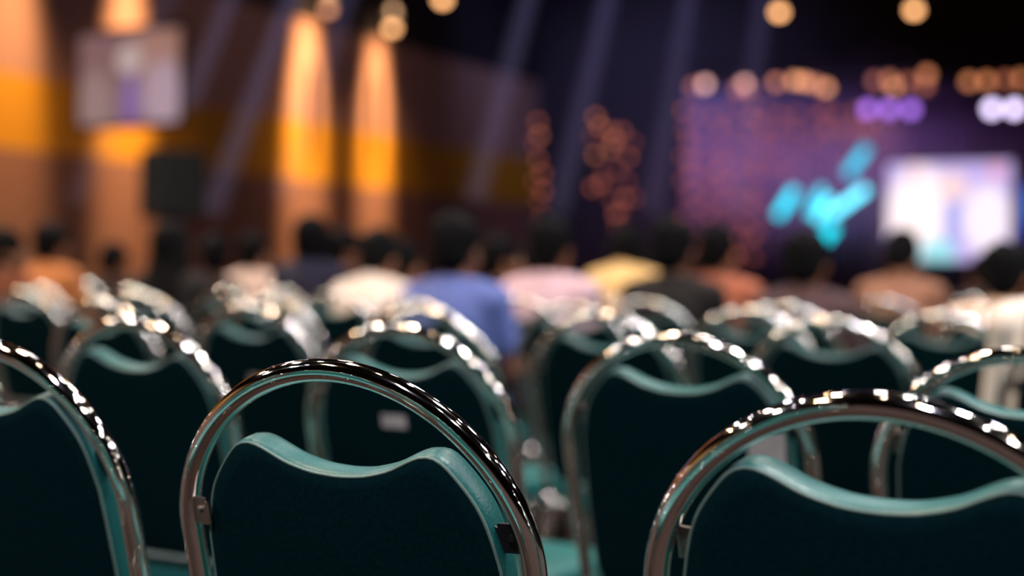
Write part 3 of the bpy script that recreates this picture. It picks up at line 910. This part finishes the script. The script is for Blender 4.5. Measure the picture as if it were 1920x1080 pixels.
for i in range(19):
    xx = 1284+i*19.5+random.uniform(-6, 6)
    lo = 485 if xx < 1440 else (330 if xx < 1500 else 270)
    pts, y = [], random.uniform(196, 222)
    while y < lo:
        k = random.choice((0, 2, 2, 2, 2) if xx < 1470 else (2,))
        pts.append((xx+random.uniform(-9, 9), y, k)); y += random.uniform(24, 46)
    strand(pts, 25.36+.14*(i % 3), 'strand of dim red bulbs in the string light curtain at left of stage', 'strands of the string light curtain')

# ------------------------------------------------------------------ pendant downlights seen against the dark ceiling
pend_m = glow('pendant_light', (1, .47, .19), 5.2); pend_d = glow('pendant_light_dim', (1, .40, .22), 2.2)
def pendant(x, y, Z, mat, label):
    d = ray(x, y); p = CAM + d*((Z-CAM_H)/d.z)
    t = empty('pendant_downlight', p); tag(t, label, 'ceiling light', 'pendant downlights under the dark ceiling')
    r = .088
    bm = bmesh.new(); add_ball(bm, (0, 0, 0), (r, r, r*.8), 18, 10); link('lens', finish(bm, 'lens'), mat, t)
    link('housing', tube_mesh('housing', [(0, 0, .05), (0, 0, .09), (0, 0, .3), (0, 0, .34)], [r*1.06, r*1.1, r*1.05, r*.5], 18), M['black'], t)
    link('rod', tube_mesh('rod', [(0, 0, .33), (0, 0, CEIL-p.z)], .01, 8), M['black_metal'], t)
    return p
for a in ((735, 53, 5.2, pend_m, 'brightest orange pendant downlight, above the two wall light pools'), (615, 18, 5.2, pend_d, 'dim brownish pendant downlight near top edge, left of the brightest one'),
          (830, -1, 5.2, pend_m, 'orange pendant downlight cut by top picture edge'), (1461, 23, 5.2, pend_m, 'orange pendant downlight above the left part of the stage'),
          (1714, 19, 5.2, pend_m, 'orange pendant downlight above the stage screen')):
    pendant(*a)

# ------------------------------------------------------------------ light shafts in the haze
def aim(o, target):
    d = (Vector(target)-o.location).normalized(); o.rotation_euler = d.to_track_quat('-Z', 'Y').to_euler()
def lamp(kind, name, loc, col, energy, target=None, **kw):
    d = bpy.data.lights.new(name, kind); d.color = col; d.energy = energy
    for k, v in kw.items(): setattr(d, k, v)
    o = bpy.data.objects.new(name, d); COL.objects.link(o); o.location = loc
    if target is not None: aim(o, target)
    return o
hz = bpy.data.materials.new('thin_haze'); hz.use_nodes = True
nt = hz.node_tree; nt.nodes.remove(nt.nodes['Principled BSDF'])
vs = nt.nodes.new('ShaderNodeVolumeScatter'); vs.inputs['Density'].default_value = HAZE; vs.inputs['Color'].default_value = (.9, .9, 1, 1)
nt.links.new(vs.outputs[0], nt.nodes['Material Output'].inputs['Volume'])
def beam(x0, y0, x1, y1, Y, col, energy, half, label, ztop=8.4):
    a, b = at_y(x0, y0, Y), at_y(x1, y1, Y)
    d = (a-b).normalized(); src = b+d*((ztop-b.z)/d.z); L = (src-b).length
    t = link('light_beam', tube_mesh('light_beam', [(0, 0, 0), (b-src)], [.05, L*math.tan(half)+.02], 24), hz)
    t.location = src; tag(t, label, 'light beam', 'light beams in the haze')
    lamp('SPOT', 'beam_spot', src+d*.06, col, energy, b, spot_size=half*2, spot_blend=.25, shadow_soft_size=.03)
BL = (.46, .37, 1.0)
BEAMS = [(312, 0, 140, 380, 10.5, BL, .5), (430, 0, 350, 200, 10.5, BL, 1.0), (545, 0, 395, 400, 10.5, BL, 1.3), (650, 0, 530, 370, 11, BL, .8),
         (990, 0, 890, 375, 11, BL, 1.1), (1140, 0, 1045, 400, 11.5, BL, 1.1), (1290, 0, 1222, 400, 12, BL, .9), (1430, 0, 1380, 400, 12, BL, .75)]
for i, (x0, y0, x1, y1, Y, c_, e) in enumerate(BEAMS):
    beam(x0, y0, x1, y1, Y, c_, BEAM_W*e, rad(.85), 'grey violet shaft of light in the haze, %s from the left' % ORD[i])

# ------------------------------------------------------------------ light: wall washers, hall downlights, stage wash, added fills
def wash(px, e, half=4.9):
    Y = at_x(px, 300, WX).y
    lamp('SPOT', 'wall_wash_and_fill', (WX+1.0, Y, 8.8), (1, .55, .27), e, (WX+.02, Y, 3.25), spot_size=rad(half*2.7), spot_blend=1.0, shadow_soft_size=.12)
    lamp('SPOT', 'wall_wash_and_fill', (WX+1.3, Y, ztop+.8), (1, .50, .28), 180, (WX, Y, 1.2), spot_size=rad(62), spot_blend=1.0, shadow_soft_size=.1)
for px, e, hf in ((16, .46, 5.4), (234, .85, 4.8), (572, 1.15, 5.0), (703, 1.1, 4.6)):
    wash(px, e*WASH_W, hf)
random.seed(11)
tints = [((1, .95, .9), 1.0), ((1, .62, .34), .9), ((.86, .80, 1.0), .8), ((1, .95, .9), 1.25), ((1, .72, .5), .8)]
for ix in range(6):
    for iy in range(3):
        x = -9.6+ix*3.3+(iy-1)*.9+random.uniform(-.3, .3); y = -2.4+iy*4.6+random.uniform(-.5, .5)
        c_, k = tints[random.randrange(5)]
        lamp('AREA', 'hall_downlight', (x, y, 5.6), c_, LAMP_W*2.5*k*random.choice((.45, .8, 1.1, 1.8)), shape='ELLIPSE', size=.34, size_y=.95, spread=rad(140))
for ix in range(6):
    for iy in range(5):
        c_, k = tints[random.randrange(5)]
        lamp('AREA', 'hall_downlight', (-9.6+ix*2.9+random.uniform(-.7, .7), -1.5+iy*2.7+random.uniform(-.9, .9), 5.7), c_, LAMP_W*.16*random.choice((.5, 1, 1.6)), shape='DISK', size=.18, spread=rad(140))
lamp('AREA', 'wall_wash_and_fill', (-7.5, 17.5, 7.6), (.95, .60, .75), 24, (-14, 17, 3.0), shape='RECTANGLE', size=6, size_y=.4, spread=rad(120))  # added fill, no fixture: lifts the wall between the pools
# stage wash, plus an added blue fill
lamp('AREA', 'stage_wash_and_fill', ((xa+xb)/2-1.5, 23.2, 5.0), (.55, .30, .9), STAGE_W, ((xa+xb)/2-1, 26, 2.2), shape='RECTANGLE', size=5, size_y=.4, spread=rad(85))
lamp('AREA', 'stage_wash_and_fill', ((xa+xb)/2-1.5, 24.0, 4.4), (1, .45, .4), STAGE_W*.22, ((xa+xb)/2-3, 26, 1.2), shape='RECTANGLE', size=5, size_y=.4, spread=rad(85))
lamp('AREA', 'stage_wash_and_fill', (-11.0, 22.5, 7.5), (.40, .42, 1.0), 60, (-11.5, 26.5, 3.5), shape='RECTANGLE', size=4, size_y=.4, spread=rad(90))  # added blue fill on the front wall, stands in for glowing haze


# ------------------------------------------------------------------ camera
cd = bpy.data.cameras.new('camera'); co = bpy.data.objects.new('camera', cd); COL.objects.link(co)
m3 = Matrix((RGT, UPV, -FWD)).transposed()
co.matrix_world = Matrix.Translation(CAM) @ m3.to_4x4()
cd.lens = 50; cd.sensor_width = 36; cd.sensor_fit = 'HORIZONTAL'
cd.dof.use_dof = True; cd.dof.focus_distance = 1.37; cd.dof.aperture_fstop = 1.95
cd.clip_start = .05; cd.clip_end = 200
S.camera = co

wd = bpy.data.worlds.new('hall_air'); S.world = wd; wd.use_nodes = True
wd.node_tree.nodes['Background'].inputs[0].default_value = (.006, .006, .010, 1)
wd.node_tree.nodes['Background'].inputs[1].default_value = 1.0

S.view_settings.view_transform = 'Standard'; S.view_settings.look = 'None'
S.view_settings.gamma = 1.0; S.view_settings.use_curve_mapping = False
S.view_settings.exposure = 0.0
cy_ = S.cycles
cy_.use_adaptive_sampling = False
cy_.use_denoising = True
cy_.sample_clamp_indirect = 0.0
cy_.max_bounces = 8; cy_.diffuse_bounces = 3; cy_.glossy_bounces = 4; cy_.volume_bounces = 0
cy_.caustics_reflective = False; cy_.caustics_refractive = False
